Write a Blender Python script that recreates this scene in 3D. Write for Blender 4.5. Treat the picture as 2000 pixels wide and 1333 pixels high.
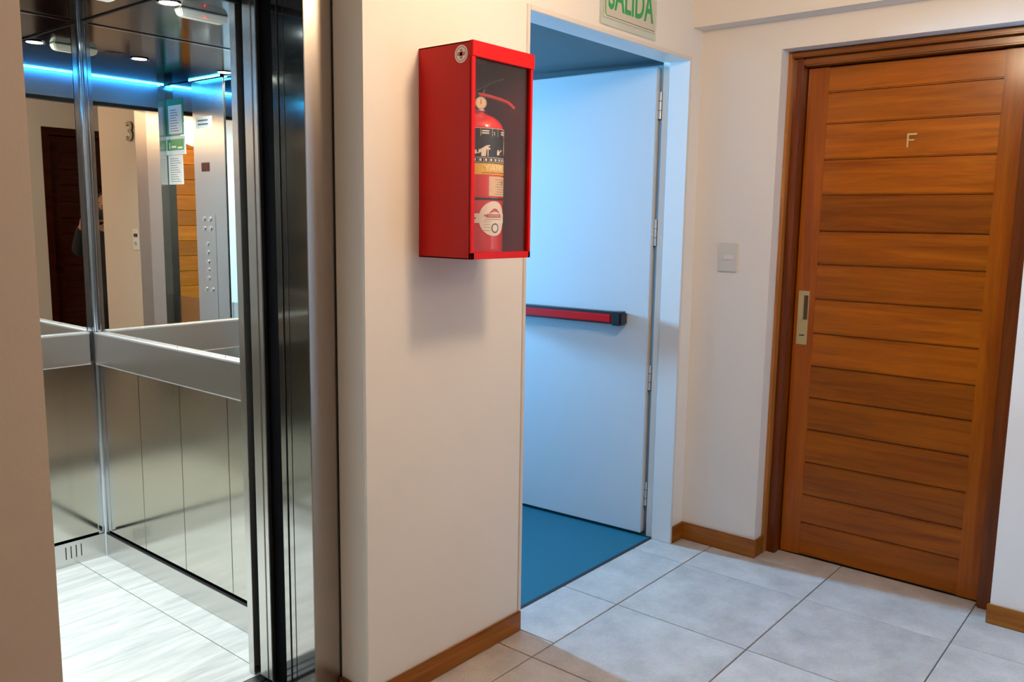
import bpy, bmesh, math, random
from mathutils import Vector, Matrix
random.seed(7)
C = bpy.context.scene.collection
for o in list(bpy.data.objects): bpy.data.objects.remove(o)
sc = bpy.context.scene
PI = math.pi

# ------------------------------------------------------------------ camera
CAM = Vector((-1.4649, -1.7122, 1.3822))
yaw, pitch, roll = 0.880209, -0.141141, 0.014637
f_ = Vector((math.sin(yaw)*math.cos(pitch), math.cos(yaw)*math.cos(pitch), math.sin(pitch)))
r_ = Vector((math.cos(yaw), -math.sin(yaw), 0)); u_ = r_.cross(f_)
r2 = r_*math.cos(roll)+u_*math.sin(roll); u2 = -r_*math.sin(roll)+u_*math.cos(roll)
cd = bpy.data.cameras.new('camera'); cam = bpy.data.objects.new('camera', cd); C.objects.link(cam)
m = Matrix((r2, u2, -f_)).transposed().to_4x4(); m.translation = CAM
cam.matrix_world = m
cd.sensor_width = 36; cd.lens = 1658.226/2000*36; cd.clip_start = 0.03; cd.clip_end = 60
sc.camera = cam

# ------------------------------------------------------------------ view, world, lights
sc.view_settings.view_transform = 'Standard'
sc.view_settings.look = 'None'
sc.view_settings.gamma = 1.0
sc.view_settings.use_curve_mapping = False
sc.view_settings.exposure = 0.0
w = bpy.data.worlds.new('world'); sc.world = w; w.use_nodes = True
w.node_tree.nodes['Background'].inputs[0].default_value = (0.35, 0.6, 0.9, 1)
w.node_tree.nodes['Background'].inputs[1].default_value = 0.3

def light(name, kind, loc, energy, color, size=0.1, size_y=None, rot=(0, 0, 0), spread=None, shape=None):
    d = bpy.data.lights.new(name, kind); d.energy = energy; d.color = color
    if kind == 'AREA':
        d.size = size
        if size_y: d.shape = 'RECTANGLE'; d.size_y = size_y
        if shape: d.shape = shape
        if spread: d.spread = spread
    elif kind != 'SUN': d.shadow_soft_size = size
    o = bpy.data.objects.new(name, d); o.location = loc; o.rotation_euler = rot
    C.objects.link(o); return o
WARM = (1.0, 0.73, 0.47)
BLUE = (0.21, 0.57, 1.0)
HALL_LAMP = (0.34, -0.90, 2.20)
light('hall_lamp_light', 'POINT', HALL_LAMP, 32, WARM, 0.08)
light('hall_rear_light', 'POINT', (0.7, -2.10, 2.12), 9.5, WARM, 0.12)  # unseen warm fill added to even out the hall walls
# daylight through the stairwell window and the stairwell lamp
light('stair_window_light', 'AREA', (1.12, 4.50, 1.78), 190, BLUE, 0.26, 0.60, (-PI/2, 0, 0), 1.1)
light('stair_side_window_light', 'AREA', (0.30, 1.62, 1.25), 5.5, (0.09, 0.48, 1.0), 1.5, 0.46, (0, -PI/2, 0), 1.5)
light('stair_lamp_light', 'AREA', (0.80, 1.9, 2.42), 1.5, BLUE, 0.16, None, (0, 0, 0), None, 'DISK')
light('car_cove_light', 'AREA', (-.54, .50, 2.092), .75, (.02, .30, 1.0), .76, .012, (-.55, 0, 0))  # added fill that washes the transom blue
light('car_column_light', 'AREA', (-.95+.05, .883, 2.092), .16, (.02, .30, 1.0), .012, .28, (0, .6, 0))  # added fill that washes the control column top blue
# lift car downlights
for x in (0.0, -0.46, -0.90):
    light('car_spot_light', 'AREA', (x if x < 0 else -0.005, 1.125, 2.088), 9.5, (0.86, 0.97, 1.0), 0.066, None, (0, 0, 0), 2.6, 'DISK')

# ------------------------------------------------------------------ materials
def nt(name):
    m = bpy.data.materials.new(name); m.use_nodes = True
    t = m.node_tree; return m, t, t.nodes['Principled BSDF']
def rgb(h):   # sRGB hex -> linear
    v = [int(h[i:i+2], 16)/255 for i in (0, 2, 4)]
    return tuple(c/12.92 if c <= .04045 else ((c+.055)/1.055)**2.4 for c in v)+(1,)
def flat(name, col, rough=0.5, metal=0.0, coat=0.0, emis=None, es=0, spec=0.5, alpha=None):
    m, t, b = nt(name)
    b.inputs['Base Color'].default_value = col if len(col) == 4 else (*col, 1)
    b.inputs['Roughness'].default_value = rough; b.inputs['Metallic'].default_value = metal
    b.inputs['Coat Weight'].default_value = coat; b.inputs['Coat Roughness'].default_value = 0.1
    b.inputs['Specular IOR Level'].default_value = spec
    if emis: b.inputs['Emission Color'].default_value = (*emis, 1); b.inputs['Emission Strength'].default_value = es
    # faint procedural variation of the gloss
    n = t.nodes.new('ShaderNodeTexNoise'); n.inputs['Scale'].default_value = 40
    r = t.nodes.new('ShaderNodeMapRange'); r.inputs['To Min'].default_value = max(0.0, rough-.03); r.inputs['To Max'].default_value = rough+.03
    if rough > 0.04:
        t.links.new(n.outputs['Fac'], r.inputs['Value']); t.links.new(r.outputs['Result'], b.inputs['Roughness'])
    return m
def coords(t, scale=(1, 1, 1), rnd=True):
    tc = t.nodes.new('ShaderNodeTexCoord'); mp = t.nodes.new('ShaderNodeMapping')
    mp.inputs['Scale'].default_value = scale
    t.links.new(tc.outputs['Object'], mp.inputs['Vector'])
    if rnd:
        oi = t.nodes.new('ShaderNodeObjectInfo'); mu = t.nodes.new('ShaderNodeMath'); mu.operation = 'MULTIPLY'; mu.inputs[1].default_value = 37
        cb = t.nodes.new('ShaderNodeCombineXYZ')
        t.links.new(oi.outputs['Random'], mu.inputs[0])
        for i in range(3): t.links.new(mu.outputs[0], cb.inputs[i])
        t.links.new(cb.outputs[0], mp.inputs['Location'])
    return mp
def paint(name, col, bump=0.06, rough=0.62):
    m, t, b = nt(name)
    mp = coords(t, (1, 1, 1), False)
    n = t.nodes.new('ShaderNodeTexNoise'); n.inputs['Scale'].default_value = 260; n.inputs['Detail'].default_value = 3
    n2 = t.nodes.new('ShaderNodeTexNoise'); n2.inputs['Scale'].default_value = 3.5; n2.inputs['Detail'].default_value = 4
    bp = t.nodes.new('ShaderNodeBump'); bp.inputs['Strength'].default_value = bump; bp.inputs['Distance'].default_value = 0.004
    mx = t.nodes.new('ShaderNodeMix'); mx.data_type = 'RGBA'
    mx.inputs['A'].default_value = tuple(c*0.97 for c in col[:3])+(1,); mx.inputs['B'].default_value = tuple(min(1, c*1.02) for c in col[:3])+(1,)
    for q in (n, n2): t.links.new(mp.outputs[0], q.inputs['Vector'])
    t.links.new(n.outputs['Fac'], bp.inputs['Height']); t.links.new(bp.outputs[0], b.inputs['Normal'])
    t.links.new(n2.outputs['Fac'], mx.inputs['Factor']); t.links.new(mx.outputs['Result'], b.inputs['Base Color'])
    b.inputs['Roughness'].default_value = rough
    return m
def wood(name, dark, light_, axis=1, rough=0.32, coat=0.35, vary=0.5):
    """long grain along the given object axis"""
    m, t, b = nt(name)
    s = [26, 26, 26]; s[axis] = 1.6
    mp = coords(t, s)
    n = t.nodes.new('ShaderNodeTexNoise'); n.inputs['Scale'].default_value = 1.0; n.inputs['Detail'].default_value = 7; n.inputs['Roughness'].default_value = .65; n.inputs['Distortion'].default_value = .7
    s2 = [170, 170, 170]; s2[axis] = 9
    mp2 = coords(t, s2)
    n2 = t.nodes.new('ShaderNodeTexNoise'); n2.inputs['Scale'].default_value = 1.0; n2.inputs['Detail'].default_value = 2
    cr = t.nodes.new('ShaderNodeValToRGB')
    cr.color_ramp.elements[0].position = .28; cr.color_ramp.elements[0].color = dark
    cr.color_ramp.elements[1].position = .72; cr.color_ramp.elements[1].color = light_
    oi = t.nodes.new('ShaderNodeObjectInfo')
    mr = t.nodes.new('ShaderNodeMapRange'); mr.inputs['To Min'].default_value = 1-vary*.5; mr.inputs['To Max'].default_value = 1+vary*.35
    hs = t.nodes.new('ShaderNodeHueSaturation')
    mx = t.nodes.new('ShaderNodeMix'); mx.data_type = 'RGBA'; mx.blend_type = 'MULTIPLY'; mx.inputs['Factor'].default_value = .35
    L = t.links.new
    L(mp.outputs[0], n.inputs['Vector']); L(mp2.outputs[0], n2.inputs['Vector'])
    L(n.outputs['Fac'], cr.inputs['Fac']); L(oi.outputs['Random'], mr.inputs['Value']); L(mr.outputs[0], hs.inputs['Value'])
    L(cr.outputs['Color'], hs.inputs['Color']); L(hs.outputs['Color'], mx.inputs['A']); L(n2.outputs['Color'], mx.inputs['B'])
    L(mx.outputs['Result'], b.inputs['Base Color'])
    bp = t.nodes.new('ShaderNodeBump'); bp.inputs['Strength'].default_value = .12; bp.inputs['Distance'].default_value = .002
    L(n2.outputs['Fac'], bp.inputs['Height']); L(bp.outputs[0], b.inputs['Normal'])
    b.inputs['Roughness'].default_value = rough; b.inputs['Coat Weight'].default_value = coat; b.inputs['Coat Roughness'].default_value = .16; b.inputs['Specular IOR Level'].default_value = .15
    return m
def steel(name, col, rough=0.28, vert=False, aniso=0.6):
    m, t, b = nt(name)
    mp = coords(t, (5, 5, 260) if not vert else (260, 260, 5), False)
    n = t.nodes.new('ShaderNodeTexNoise'); n.inputs['Scale'].default_value = 1; n.inputs['Detail'].default_value = 3
    mr = t.nodes.new('ShaderNodeMapRange'); mr.inputs['To Min'].default_value = rough*.985; mr.inputs['To Max'].default_value = rough*1.015
    L = t.links.new
    L(mp.outputs[0], n.inputs['Vector']); L(n.outputs['Fac'], mr.inputs['Value']); L(mr.outputs[0], b.inputs['Roughness'])
    b.inputs['Metallic'].default_value = 1
    mx = t.nodes.new('ShaderNodeMix'); mx.data_type = 'RGBA'
    mx.inputs['A'].default_value = tuple(c*.985 for c in col[:3])+(1,); mx.inputs['B'].default_value = tuple(min(1, c*1.015) for c in col[:3])+(1,)
    L(n.outputs['Fac'], mx.inputs['Factor']); L(mx.outputs['Result'], b.inputs['Base Color'])
    if aniso:
        b.inputs['Anisotropic'].default_value = aniso
        ge = t.nodes.new('ShaderNodeNewGeometry'); vm = t.nodes.new('ShaderNodeVectorMath'); vm.operation = 'CROSS_PRODUCT'
        vm.inputs[1].default_value = (0.0, 0.02, 1.0)
        L(ge.outputs['True Normal'], vm.inputs[0]); L(vm.outputs[0], b.inputs['Tangent'])
    return m

M = {}
M['wall'] = paint('wall_paint', (.73, .69, .64, 1))
M['wall2'] = paint('wall_paint_dim', (.53, .43, .34, 1))  # cream wall paint with its shade put into a browner colour
M['ceil'] = paint('ceiling_paint', (.80, .77, .72, 1))
M['white_metal'] = flat('white_enamel_frame', (.64, .60, .56), .38)
M['leaf'] = paint('fire_door_enamel', (.60, .66, .70, 1), .02, .42)
M['dark'] = flat('black_void', (.004, .004, .005), .9, spec=.05)
M['brown_gap'] = flat('raw_brown_rebate', (.14, .095, .05), .7)
M['steel'] = steel('brushed_steel', (.66, .65, .62, 1), .27)
M['steel_transom'] = steel('brushed_steel_transom', (.34, .38, .46, 1), .42, False, 0)
M['steel_rail'] = steel('brushed_steel_rail', (.74, .73, .72, 1), .30, False, .8)
M['steel_panel'] = steel('brushed_steel_panel', (.64, .62, .55, 1), .13, False, 0)
M['steel_pol'] = steel('satin_polished_steel', (.50, .50, .48, 1), .10, True, 0.5)
M['steel_frame'] = steel('brushed_steel_frame', (.46, .41, .37, 1), .30)
M['chrome'] = flat('bright_steel_edge', (.80, .82, .84), .12, 1)
M['rail_edge'] = flat('satin_rail_edge', (.93, .94, .95), .42, 1)
M['post'] = steel('polished_corner_post', (.60, .63, .66, 1), .12, True, .4)
M['mirror'] = flat('mirror_glass', (.92, .90, .84), .0, 1)
M['car_ceiling'] = flat('dark_polished_ceiling', (.02, .02, .022), .12, .9)
M['spot'] = flat('lit_lens', (1, 1, 1), .3, emis=(.8, .96, 1), es=12)
M['led'] = flat('cyan_led_strip', (.2, .8, 1), .3, emis=(.05, .45, 1), es=28)  # added glow for the bright line the downlights throw
M['plastic'] = flat('white_plastic', (.68, .68, .62), .4)
M['redled'] = flat('red_led', (1, .05, .02), .3, emis=(1, .03, .01), es=6)
M['display'] = flat('dark_red_display', (.05, .003, .003), .2)
M['button'] = flat('steel_button', (.75, .75, .72), .25, 1)
M['doorwood'] = wood('varnished_cedar_rail', (.25, .058, .0015, 1), (.54, .150, .003, 1), 1, .34, .22, .62)
M['doorwood_v'] = wood('varnished_cedar_stile', (.24, .052, .001, 1), (.44, .115, .002, 1), 2, .34, .22, vary=.15)
M['frame_v'] = wood('dark_cedar_frame', (.10, .020, .003, 1), (.24, .055, .006, 1), 2, vary=.15)
M['frame_h'] = wood('cedar_frame_head', (.16, .040, .004, 1), (.34, .10, .012, 1), 1, vary=.15)
M['frame_l'] = wood('pale_cedar_edge', rgb('9a5a24'), rgb('c88848'), 2, vary=.1)
M['olddoor'] = wood('dark_mahogany', rgb('220803'), rgb('4c1608'), 0, vary=.2)
M['base_x'] = wood('baseboard_wood_x', (.17, .045, .003, 1), (.46, .155, .014, 1), 0, .35, .3, .1)
M['base_y'] = wood('baseboard_wood_y', (.17, .045, .003, 1), (.46, .155, .014, 1), 1, .35, .3, .1)
M['brass'] = flat('aged_brass', (.56, .42, .20), .36, .55)
M['brass_d'] = flat('dark_brass_recess', (.10, .06, .03), .4, .6)
M['red'] = flat('red_enamel', (.60, .001, .001), .34, spec=.3)
M['red2'] = flat('red_lever', (.50, .02, .02), .35)
M['redcyl'] = flat('red_cylinder_gloss', (.75, .02, .02), .16, coat=.6)
M['maroon'] = flat('maroon_inner_enamel', (.22, .03, .015), .5)  # cabinet red with the shade of the inside put into the colour
M['black'] = flat('black_plastic', (.012, .012, .014), .35)
M['white'] = flat('white_print', (.88, .86, .80), .5)
M['cream'] = flat('cream_tag', (.80, .62, .42), .6)
M['yellow'] = flat('yellow_print', (.92, .62, .05), .45)
M['green'] = flat('green_print', (.015, .32, .09), .4)
M['greensign'] = flat('teal_green_print', (.02, .30, .20), .4)
M['greybeige'] = flat('sticker_backing', (.52, .50, .42), .5)
M['paper'] = flat('paper', (.78, .82, .84), .6)
M['ink'] = flat('grey_ink', (.15, .16, .18), .6)
M['pink'] = flat('faded_red_print', (.55, .12, .12), .5)
M['navy'] = flat('navy_print', (.06, .09, .16), .5)
M['pewter'] = flat('bronze_numeral', (.13, .11, .08), .4, .7)
M['switch'] = flat('switch_plate', (.60, .57, .51), .35)
M['switch_b'] = flat('switch_rocker', (.68, .64, .58), .35)
M['stairceil'] = paint('stairwell_ceiling_paint', (.055, .09, .10, 1))  # white ceiling, its weak light put into a dark teal colour
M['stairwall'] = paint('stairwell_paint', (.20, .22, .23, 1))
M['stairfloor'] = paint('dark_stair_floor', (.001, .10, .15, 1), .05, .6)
M['grout'] = flat('grey_grout', (.13, .12, .11), .9)
M['grout2'] = flat('car_floor_joint', (.2, .2, .19), .8)
M['sill'] = steel('aluminium_sill', (.35, .37, .40, 1), .3, False, 0)
M['rubber'] = flat('black_rubber', (.01, .01, .012), .6)
M['skin'] = flat('skin', (.38, .20, .125), .5)
M['hair'] = flat('dark_hair', (.012, .008, .006), .5)
M['cloth'] = flat('black_jacket', (.008, .008, .010), .8)
M['jeans'] = flat('dark_trousers', (.012, .014, .022), .85)
M['shoe'] = flat('dark_shoe', (.01, .009, .009), .5)
M['lamp'] = flat('lit_opal_glass', (1, .85, .65), .4, emis=(1, .72, .48), es=14)

def tile_mat():
    m, t, b = nt('grey_stone_tile')
    mp = coords(t, (1, 1, 1))
    n = t.nodes.new('ShaderNodeTexNoise'); n.inputs['Scale'].default_value = 9; n.inputs['Detail'].default_value = 8; n.inputs['Roughness'].default_value = .62
    n2 = t.nodes.new('ShaderNodeTexNoise'); n2.inputs['Scale'].default_value = 120; n2.inputs['Detail'].default_value = 3
    cr = t.nodes.new('ShaderNodeValToRGB')
    cr.color_ramp.elements[0].position = .3; cr.color_ramp.elements[0].color = (.36, .33, .30, 1)
    cr.color_ramp.elements[1].position = .7; cr.color_ramp.elements[1].color = (.52, .475, .435, 1)
    mx = t.nodes.new('ShaderNodeMix'); mx.data_type = 'RGBA'; mx.blend_type = 'OVERLAY'; mx.inputs['Factor'].default_value = .25
    oi = t.nodes.new('ShaderNodeObjectInfo'); mr = t.nodes.new('ShaderNodeMapRange'); mr.inputs['To Min'].default_value = .95; mr.inputs['To Max'].default_value = 1.04
    hs = t.nodes.new('ShaderNodeHueSaturation')
    L = t.links.new
    for q in (n, n2): L(mp.outputs[0], q.inputs['Vector'])
    L(n.outputs['Fac'], cr.inputs['Fac']); L(cr.outputs['Color'], mx.inputs['A']); L(n2.outputs['Color'], mx.inputs['B'])
    L(mx.outputs['Result'], hs.inputs['Color']); L(oi.outputs['Random'], mr.inputs['Value']); L(mr.outputs[0], hs.inputs['Value'])
    L(hs.outputs['Color'], b.inputs['Base Color'])
    b.inputs['Roughness'].default_value = .42
    bp = t.nodes.new('ShaderNodeBump'); bp.inputs['Strength'].default_value = .08; bp.inputs['Distance'].default_value = .003
    L(n.outputs['Fac'], bp.inputs['Height']); L(bp.outputs[0], b.inputs['Normal'])
    return m
M['tile'] = tile_mat()
def carfloor_mat():
    m, t, b = nt('white_streaked_floor')
    mp = coords(t, (1.2, 9, 1))
    n = t.nodes.new('ShaderNodeTexNoise'); n.inputs['Scale'].default_value = 3; n.inputs['Detail'].default_value = 8; n.inputs['Roughness'].default_value = .6; n.inputs['Distortion'].default_value = .5
    cr = t.nodes.new('ShaderNodeValToRGB')
    cr.color_ramp.elements[0].position = .3; cr.color_ramp.elements[0].color = (.50, .53, .52, 1)
    cr.color_ramp.elements[1].position = .62; cr.color_ramp.elements[1].color = (.76, .76, .74, 1)
    t.links.new(mp.outputs[0], n.inputs['Vector']); t.links.new(n.outputs['Fac'], cr.inputs['Fac']); t.links.new(cr.outputs['Color'], b.inputs['Base Color'])
    b.inputs['Roughness'].default_value = .45
    return m
M['carfloor'] = carfloor_mat()
def glass_mat():
    m, t, b = nt('tinted_acrylic_pane')
    tr = t.nodes.new('ShaderNodeBsdfTransparent'); tr.inputs[0].default_value = (.95, .92, .90, 1)
    gl = t.nodes.new('ShaderNodeBsdfGlossy'); gl.inputs['Roughness'].default_value = .12; gl.inputs['Color'].default_value = (1, 1, 1, 1)
    mx = t.nodes.new('ShaderNodeMixShader')
    mx.inputs[0].default_value = .04; t.links.new(tr.outputs[0], mx.inputs[1]); t.links.new(gl.outputs[0], mx.inputs[2])
    t.links.new(mx.outputs[0], t.nodes['Material Output'].inputs['Surface'])
    return m
M['pane'] = glass_mat()
def clear_mat():
    m, t, b = nt('clear_acrylic')
    b.inputs['Base Color'].default_value = (.86, .93, .86, 1); b.inputs['Transmission Weight'].default_value = .6
    b.inputs['Roughness'].default_value = .12; b.inputs['IOR'].default_value = 1.1
    return m
M['acrylic'] = clear_mat()
def sky_glass():
    m, t, b = nt('frosted_daylight_glass')
    b.inputs['Base Color'].default_value = (.8, .9, 1, 1); b.inputs['Emission Color'].default_value = (.25, .62, 1, 1); b.inputs['Emission Strength'].default_value = .6
    return m
M['window'] = sky_glass()

# ------------------------------------------------------------------ builders
WL = {}
def empty(name, loc, label=None, cat=None, group=None, kind=None):
    o = bpy.data.objects.new(name, None); C.objects.link(o); o.location = loc; WL[o.name] = Vector(loc)
    o.empty_display_size = .05
    if label: o['label'] = label
    if cat: o['category'] = cat
    if group: o['group'] = group
    if kind: o['kind'] = kind
    return o
def wl(p): return WL[p.name] if p else Vector((0, 0, 0))
def obj(name, bm, mat, parent=None, label=None, cat=None, group=None, kind=None, smooth=False):
    if isinstance(bm, bpy.types.Mesh):
        b2 = bmesh.new(); b2.from_mesh(bm); bm = b2
    bmesh.ops.recalc_face_normals(bm, faces=bm.faces)
    xs = [v.co for v in bm.verts]
    lo = Vector([min(v[i] for v in xs) for i in range(3)]); hi = Vector([max(v[i] for v in xs) for i in range(3)])
    O = Vector(((lo.x+hi.x)/2, (lo.y+hi.y)/2, lo.z))
    for v in bm.verts: v.co -= O
    me = bpy.data.meshes.new(name)
    if smooth:
        for f in bm.faces: f.smooth = True
    bm.to_mesh(me); bm.free()
    mats = mat if isinstance(mat, (list, tuple)) else [mat]
    for mm in mats: me.materials.append(M[mm])
    o = bpy.data.objects.new(name, me); C.objects.link(o)
    WL[o.name] = O
    o.location = O-wl(parent)
    if parent: o.parent = parent
    if smooth == 'auto':
        pass
    if label: o['label'] = label
    if cat: o['category'] = cat
    if group: o['group'] = group
    if kind: o['kind'] = kind
    return o
def box(bm, x0, x1, y0, y1, z0, z1, bev=0):
    if x0 > x1: x0, x1 = x1, x0
    if y0 > y1: y0, y1 = y1, y0
    if z0 > z1: z0, z1 = z1, z0
    b = bmesh.new(); bmesh.ops.create_cube(b, size=1)
    for v in b.verts:
        v.co = Vector(((x0+x1)/2+v.co.x*(x1-x0), (y0+y1)/2+v.co.y*(y1-y0), (z0+z1)/2+v.co.z*(z1-z0)))
    if bev:
        bmesh.ops.bevel(b, geom=list(b.edges), offset=bev, segments=2, affect='EDGES', clamp_overlap=True)
    merge(bm, b); return bm
def merge(bm, b, mat=None):
    me = bpy.data.meshes.new('tmp'); b.to_mesh(me); b.free()
    if mat is not None:
        for p in me.polygons: p.material_index = mat
    bm.from_mesh(me); bpy.data.meshes.remove(me)
def B(*boxes, bev=0):
    bm = bmesh.new()
    for b in boxes: box(bm, *b, bev=bev)
    return bm
def cyl(bm, p, q, r, seg=20, r2=None):
    p, q = Vector(p), Vector(q); d = q-p
    b = bmesh.new()
    bmesh.ops.create_cone(b, cap_ends=True, segments=seg, radius1=r, radius2=r if r2 is None else r2, depth=d.length)
    rot = d.to_track_quat('Z', 'Y').to_matrix().to_4x4(); rot.translation = (p+q)/2
    bmesh.ops.transform(b, matrix=rot, verts=b.verts); merge(bm, b); return bm
def lathe(bm, prof, c, seg=32):
    """prof: list of (r,z) ; c = (x,y)"""
    b = bmesh.new(); rings = []
    for r, z in prof:
        if r < 1e-6: rings.append([b.verts.new((c[0], c[1], z))])
        else: rings.append([b.verts.new((c[0]+r*math.cos(2*PI*k/seg), c[1]+r*math.sin(2*PI*k/seg), z)) for k in range(seg)])
    for a, d in zip(rings, rings[1:]):
        for k in range(seg):
            k2 = (k+1) % seg
            if len(a) == 1 and len(d) == 1: continue
            if len(a) == 1: b.faces.new((a[0], d[k], d[k2]))
            elif len(d) == 1: b.faces.new((a[k], a[k2], d[0]))
            else: b.faces.new((a[k], a[k2], d[k2], d[k]))
    merge(bm, b); return bm
def tube(bm, pts, rad, seg=10):
    """swept tube; rad number or list"""
    pts = [Vector(p) for p in pts]; n = len(pts)
    rr = rad if isinstance(rad, (list, tuple)) else [rad]*n
    b = bmesh.new(); rings = []; up = Vector((0, 0, 1))
    for i, p in enumerate(pts):
        d = (pts[min(i+1, n-1)]-pts[max(i-1, 0)]).normalized()
        a = d.cross(up)
        if a.length < 1e-3: a = d.cross(Vector((1, 0, 0)))
        a.normalize(); c = d.cross(a)
        rings.append([b.verts.new(p+rr[i]*(a*math.cos(2*PI*k/seg)+c*math.sin(2*PI*k/seg))) for k in range(seg)])
    for a, d in zip(rings, rings[1:]):
        for k in range(seg): b.faces.new((a[k], a[(k+1) % seg], d[(k+1) % seg], d[k]))
    b.faces.new(rings[0]); b.faces.new(rings[-1]); merge(bm, b); return bm
def text_bm(s, height, loc, xdir, updir, width=None, thick=.0006, bold=0.0, align='CENTER', fn=None):
    """mesh letters: height = cap height; width stretches to total width"""
    cu = bpy.data.curves.new('t', 'FONT'); cu.body = s; cu.align_x = align; cu.extrude = 0.5; cu.offset = bold
    cu.resolution_u = 3
    o = bpy.data.objects.new('t', cu); C.objects.link(o)
    dg = bpy.context.evaluated_depsgraph_get(); dg.update()
    me = bpy.data.meshes.new_from_object(o.evaluated_get(dg))
    bpy.data.objects.remove(o); bpy.data.curves.remove(cu)
    bm = bmesh.new(); bm.from_mesh(me); bpy.data.meshes.remove(me)
    if not bm.verts: return bm
    x0 = min(v.co.x for v in bm.verts); x1 = max(v.co.x for v in bm.verts)
    y0 = min(v.co.y for v in bm.verts); y1 = max(v.co.y for v in bm.verts)
    sy = height/(y1-y0); sx = (width/(x1-x0)) if width else sy
    X, U = Vector(xdir).normalized(), Vector(updir).normalized(); N = X.cross(U)
    for v in bm.verts:
        a = (v.co.x-(x0+x1)/2)*sx; c = (v.co.y-y0)*sy; n = v.co.z*thick*2
        v.co = fn(a, c, n) if fn else Vector(loc)+X*a+U*c+N*n
    return bm
def poly(bm, pts, N, thick):
    """flat outline (3D points) extruded along N"""
    b = bmesh.new(); vs = [b.verts.new(Vector(p)) for p in pts]; f = b.faces.new(vs)
    r = bmesh.ops.extrude_face_region(b, geom=[f]); 
    for v in [g for g in r['geom'] if isinstance(g, bmesh.types.BMVert)]: v.co += Vector(N)*thick
    merge(bm, b); return bm
def struct(name, bm, mat, parent=None, **k):
    return obj(name, bm, mat, parent, kind=None if parent else 'structure', **k)

# ------------------------------------------------------------------ room shell
CH = 2.36                                   # hall ceiling height
XL, YB = -2.7, -2.45                        # left end and the wall behind
# hall walls
wa = struct('wall_back', B((0, .655, 0, .127, 0, CH), (.655, 1.7165, 0, .127, 2.0435, CH), (1.7165, 1.804, 0, .127, 0, CH),
                           (0, .18, .12, .200, 0, CH), (-.93, 0, .125, .26, 2.06, CH)), 'wall')
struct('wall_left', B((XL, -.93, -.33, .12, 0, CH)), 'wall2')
struct('wall_right', B((1.804, 2.15, -.338, .127, 0, CH), (1.804, 2.15, -1.215, -.338, 2.05, CH), (1.804, 2.15, YB, -1.215, 0, CH),
                       (2.02, 2.15, -1.215, -.338, 0, 2.05)), 'wall')
struct('wall_rear', B((XL, -2.36, YB-.12, YB, 0, CH), (-2.36, -1.44, YB-.12, YB, 2.09, CH), (-1.44, .36, YB-.12, YB, 0, CH), (.36, 1.22, YB-.12, YB, 2.2, CH), (1.22, 2.15, YB-.12, YB, 0, CH)), 'wall')
struct('wall_end', B((XL-.12, XL, YB-.12, .12, 0, CH)), 'wall')
struct('ceiling', B((XL-.12, 2.15, YB-.12, .127, CH, CH+.1)), 'ceil')
struct('trim_1', B((1.72, 1.804, YB, 0, 2.157, CH), bev=0), 'wall', label='boxed beam under the ceiling above the wooden door marked F')
# floor and its tiles
fl = struct('floor', B((XL, 2.15, YB-.1, .10, -.08, -.004), (-.93, 0, .10, .30, -.08, -.004)), 'grout')
T = .5; G = .002; OX, OY = 1.549, -.1495
tile_mesh = None; allowed = []
def clipx(x0, x1, y0, y1):
    """tile rectangles clipped to the hall outline"""
    if y0 >= -.151 and x0 < -.94:                    # strip y -.15..+.10 exists only right of the lift
        return None
    return x0, x1, y0, y1
tiles = []
for i in range(-9, 1):
    for j in range(-1, 5):
        x0, x1 = OX+i*T, OX+(i+1)*T; y1, y0 = OY-j*T, OY-(j+1)*T
        x1 = min(x1, 1.804); x0 = max(x0, XL); y0 = max(y0, YB); y1 = min(y1, .098)
        if x1-x0 < .03 or y1-y0 < .03: continue
        if j == -1:
            if x1 < .01:                             # in front of the lift
                if x1 < -.93: continue
                x0 = max(x0, -.93); y1 = .118
            elif x0 < .671:                          # under the wall with the cabinet, keep to y<0
                if x1 > .671:
                    tiles.append((x0, .668, y0, 0)); tiles.append((.668, x1, y0, .098)); continue
                if x0 < 0:
                    tiles.append((x0, 0, y0, .118)); tiles.append((0, x1, y0, 0)); continue
                y1 = 0
        if j == 0 and x0 < -.93 and y1 > -.33:
            if x1 > -.93:
                tiles.append((-.93, x1, y0, y1)); tiles.append((x0, -.93, y0, -.33)); continue
            y1 = -.33
        tiles.append((x0, x1, y0, y1))
tiles += [(OX+.0, 1.804, -.1495, .098)] if False else []
# tiles that run under the recess of door F
for (y0, y1) in ((-.6495, -.338), (-1.1495, -.6495), (-1.215, -1.1495)): tiles.append((1.804, 1.96, y0, y1))
cache = {}
for (x0, x1, y0, y1) in tiles:
    k = (round(x1-x0, 3), round(y1-y0, 3))
    o = None
    if k in cache:
        o = cache[k].copy(); C.objects.link(o); O = Vector(((x0+x1)/2, (y0+y1)/2, -.004)); o.location = O-wl(fl); WL[o.name] = O
    else:
        bm = bmesh.new(); gx = min(G, (x1-x0)/4)
        box(bm, x0+gx, x1-gx, y0+gx, y1-gx, -.004, 0)
        bmesh.ops.bevel(bm, geom=[e for e in bm.edges if all(v.co.z > -.001 for v in e.verts)], offset=.0015, segments=1, affect='EDGES')
        o = obj('floor_tile', bm, 'tile', fl); cache[k] = o

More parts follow.
